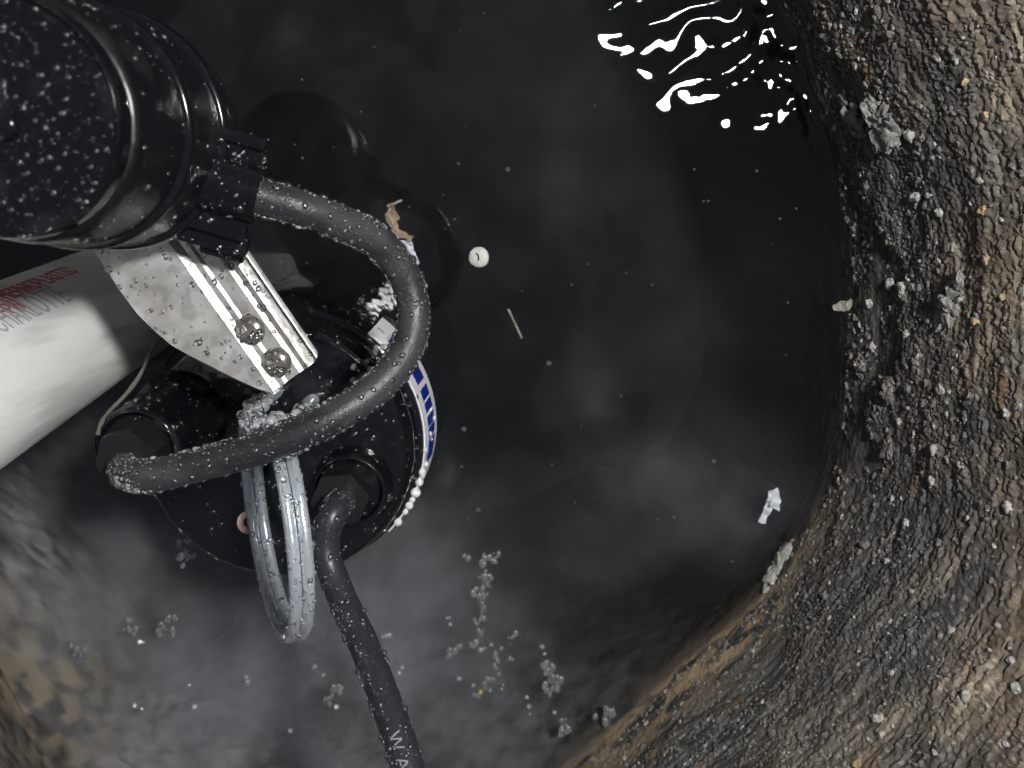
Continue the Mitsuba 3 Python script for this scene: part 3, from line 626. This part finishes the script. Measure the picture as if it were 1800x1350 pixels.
drops('sump_pump', eye, 90, .0007, .0018, 77, seen(lambda p, n: p[:, 2] > .07), 1.5, 0)

# ------------------------------------------------------------------ things afloat
rng = np.random.default_rng(77)
def bubbles(px, py, z, spec, seed, label):
    r_ = np.random.default_rng(seed); out = []; spec = [(a_ + r_.normal() * c_ * .5, b_ + r_.normal() * c_ * .5, c_ * q_) for a_, b_, c_ in spec for q_ in (1.0, .7, .5, .35, .3)]
    for dx, dy, r in spec:
        p = P(px + dx, py + dy, z); s = trimesh.creation.icosphere(2, r * .00022)
        s.vertices *= [.85, 1.35, .6]; out.append(place(s, p, frame((0, 0, 1), (math.cos(.35 * r_.normal()), math.sin(.35 * r_.normal()) - .3, 0))))
    put('bubble_cluster', cat(out), 'bubble', True, label=label, category='bubbles', group='bubbles afloat on the dark water')
def strand(n, length, ang, spread, rlo, rhi, seed):
    r_ = np.random.default_rng(seed); t = np.linspace(-.5, .5, n) * length
    return [(t[i] * math.cos(ang) + r_.normal() * spread, t[i] * math.sin(ang) + r_.normal() * spread, r_.uniform(rlo, rhi)) for i in range(n)]
ZB = -.0012
bubbles(858, 1000, ZB, strand(15, 80, 1.9, 13, 4, 9, 1), 1, 'bubble cluster, first one above the long bubble trail below the pump')
bubbles(845, 1085, ZB, strand(15, 110, 1.75, 6, 3, 7, 2), 2, 'thin trail of bubbles running down under the upper cluster')
bubbles(868, 1180, ZB, strand(14, 95, 2.0, 6, 3.5, 7, 3), 3, 'slanting row of bubbles ending beside a yellow bead')
bubbles(971, 1190, ZB, strand(7, 42, 1.3, 5, 7, 11, 4), 4, 'curled white bubble cluster right of the slanting row')
bubbles(962, 1212, ZB, [(0, 0, 10), (8, 3, 8)], 5, 'pair of pale bubbles just under the curled cluster')
bubbles(1067, 1256, ZB, [(-8, 4, 10), (0, -2, 8), (10, 0, 9), (-4, -12, 6), (12, -8, 6)], 6, 'bubble cluster furthest right near the muddy edge')
bubbles(993, 1280, ZB, [(-6, 6, 10), (2, 0, 8), (9, 6, 8), (-2, -12, 6)], 7, 'bubble cluster lowest at the centre of the picture')
bubbles(325, 968, ZB, [(-4, -8, 8), (0, 4, 6), (14, 8, 7), (-3, 20, 9), (4, -14, 5)], 8, 'bubble cluster left of the split ring near the pump')
bubbles(232, 1100, ZB, [(-4, -10, 7), (2, 0, 8), (8, 6, 7), (-10, 8, 5)], 9, 'elongated bubble blob far left of the split ring end')
bubbles(290, 1095, ZB, [(-2, 8, 9), (8, -4, 9), (-6, 18, 9), (14, 18, 7), (18, -8, 6)], 10, 'bubble cluster between the left blob and the split ring end')
bubbles(585, 1218, ZB, strand(6, 36, 2.3, 5, 5, 8, 11), 11, 'bubble cluster left of the lower power cable')
bubbles(795, 1145, ZB, [(-6, 4, 8), (4, -3, 9), (12, -8, 6)], 12, 'small oval bubble blob right of the power cable')
bubbles(1230, 1240, ZB, strand(5, 30, 1.8, 4, 4, 6, 13), 13, 'faint small bubbles beside the muddy stain')
bubbles(135, 1146, ZB, [(-3, 0, 8), (6, -2, 6)], 14, 'lone small bubble pair at the far left')
fo = []
for k in range(24):
    px, py = (rng.normal(560, 330), rng.normal(1220, 80)) if k < 60 else (rng.uniform(0, 1250), rng.uniform(900, 1345))
    if not (230 < px < 1250 and 930 < py < 1345): continue
    m = rng.integers(1, 4)
    for _ in range(m): fo.append(place(trimesh.creation.icosphere(1, rng.uniform(2.5, 6) * .00027), P(px + rng.normal() * 9, py + rng.normal() * 9, -.002 - .004 * rng.random())))
put('bubbles', cat(fo), 'bubble', True, kind='stuff', label='tiny loose bubbles scattered over the water in front of the pump', category='bubbles')
sp = []
for k in range(70):
    px, py = rng.uniform(430, 1450), rng.uniform(10, 1000)
    z = -.002 - .03 * rng.random() ** 1.5
    sp.append(place(lump(rng.uniform(.0003, .0008) * (1 + (rng.random() < .08)), k, .5, 1), P(px, py, z), frame(rng.normal(size=3))))
put('silt_specks', cat(sp), 'speck', True, kind='stuff', label='pale specks drifting in the dark water', category='specks')
# rim bead row at the pump's waterline
wl = []
for x, y, r in ((762, 735, 5), (755, 762, 5), (758, 772, 4), (748, 790, 4), (748, 815, 6), (738, 828, 7), (732, 845, 8), (724, 862, 10), (716, 873, 6), (712, 883, 8), (704, 893, 6), (695, 912, 8), (757, 720, 4), (743, 835, 5)):
    a_, z_ = side_pt(x - 3, y); ok_ = -.01 < z_ < .03; q_ = np.interp(z_, [-.02, 0, .029], [Rp * 1.015, Rp, Rp * .966]) + .0007; p = np.array([PUMP_C[0] + q_ * math.cos(math.radians(a_)), PUMP_C[1] + q_ * math.sin(math.radians(a_)), z_]) if ok_ else P(x, y, .001); s = trimesh.creation.icosphere(2, r * .00025); wl.append(place(s, p))
put('sump_pump__edge_bubbles', cat(wl), 'bubble_glint_white', True, kind='stuff', label='row of white bubbles along the waterline of the label')
chip = place(lump(.0049, 3, .10, 3, (1, 1.02, .42)), P(842, 452, -.0005)); v_ = np.array(chip.vertices)
put('paint_chip', chip, 'chip', True, label='round white bead floating right of the cable loop', category='bead')
mk, _ = spline([P(837, 446, .0012), P(841, 450, .0016), P(840, 458, .0014)], 10)
put('paint_chip__mark', sweep(mk, ring_section(.0004, 8)), 'matt_plastic', True, label='short dark mark on the white bead')
# crumpled leaf, paper scrap, fibre, twig, yellow bead
def crumple(outline, z, amp, seed, freq=260, thick=.0004, tri=.0011):
    o_ = np.array(outline, float); o_ = np.concatenate([a + (b - a) * np.linspace(0, 1, 6)[:-1, None] for a, b in zip(o_, np.roll(o_, -1, 0))])
    o_ = o_ + 5.5 * (np.stack([fbm(np.column_stack([o_ * .16, o_[:, 0] * 0 + seed]), 3, 7), fbm(np.column_stack([o_ * .16, o_[:, 0] * 0 + seed]), 3, 8)], 1) - .5)
    outline = o_
    pts = np.array([P(x, y, z) for x, y in outline]); m = trimesh.creation.triangulate_polygon(Polygon(pts[:, :2]).buffer(0), engine='earcut')
    v = np.column_stack([m[0], np.zeros(len(m[0]))]); v, f = trimesh.remesh.subdivide_to_size(v, m[1], tri)[:2]
    v = np.array(v); h = z + amp * (fbm(np.stack([v[:, 0] * freq, v[:, 1] * freq, v[:, 0] * 0 + seed], 1), 4, seed) - .5) * 2
    mm = trimesh.Trimesh(v, f); mm.merge_vertices(); f = mm.faces; v = mm.vertices
    h = z + amp * (fbm(np.stack([v[:, 0] * freq, v[:, 1] * freq, v[:, 0] * 0 + seed], 1), 4, seed) - .5) * 2
    a, b = np.column_stack([v[:, :2], h]), np.column_stack([v[:, :2], h - thick]); n_ = len(v)
    ed = mm.edges[trimesh.grouping.group_rows(mm.edges_sorted, require_count=1)]
    f2 = np.vstack([f, f[:, ::-1] + n_, np.column_stack([ed[:, 0], ed[:, 0] + n_, ed[:, 1]]), np.column_stack([ed[:, 1], ed[:, 0] + n_, ed[:, 1] + n_])])
    return trimesh.Trimesh(np.vstack([a, b]), f2, process=False)
put('dead_leaf', crumple([(680, 362), (690, 356), (700, 378), (704, 384), (697, 390), (702, 402), (718, 412), (728, 416), (722, 424), (700, 418), (682, 412), (688, 402), (680, 392), (676, 378), (684, 366)], .004, .0042, 4, 420), 'leaf', False, label='crumpled brown leaf scrap afloat at the top of the cable loop', category='leaf')
st_, _ = spline([P(688, 362, .004), P(695, 357, .006), P(706, 352, .005)], 16)
put('dead_leaf__stem', sweep(st_, ring_section(.0006, 8)), 'fibre', True)
put('paper_scrap', crumple([(690, 420), (724, 424), (728, 440), (738, 462), (730, 470), (716, 452), (700, 436)], .002, .002, 6, 200), 'scrap', False, label='bluish white scrap under the leaf beside the cable loop', category='scrap')
put('paper_scrap', crumple([(1352, 862), (1366, 858), (1372, 880), (1370, 898), (1360, 894), (1352, 904), (1344, 922), (1333, 918), (1344, 894), (1350, 876)], .0006, .0015, 9, 200), 'scrap', False, label='bright white torn scrap floating near the right waterline', category='scrap')
put('grass_fibre', crumple([(1464, 540), (1478, 530), (1496, 526), (1512, 516), (1516, 524), (1506, 534), (1512, 546), (1498, 542), (1484, 548), (1468, 546)], .002, .003, 11, 300), 'fibre', False, label='tan fibrous shred stuck at the right waterline', category='fibre')
tw, _ = spline([P(893, 543, -.001), P(904, 566, -.0005), P(917, 594, -.002)], 20)
put('twig', sweep(tw, ring_section(.0006, 8)), 'fibre', True, label='thin straight twig afloat right of the pump', category='twig')
put('yellow_bead', place(trimesh.creation.icosphere(2, .0011), P(845, 1216, 0)), princ((.5, .45, .05), .3), True, label='tiny yellow bead beside the slanting row of bubbles', category='bead')
rf, _ = spline([P(300, 585, .058), P(270, 610, .068), P(248, 655, .078), (P(215, 700, .088)), P(185, 732, .097), P(172, 765, .1035)], 60)
put('root_fibre', sweep(rf, ring_section(.0008, 8), scale=.6 + .9 * fbm(np.stack([np.linspace(0, 20, 60), np.zeros(60), np.zeros(60)], 1), 3, 3)), 'old_fibre', True, label='grey hair like root strand draped over the left cable hub', category='root')
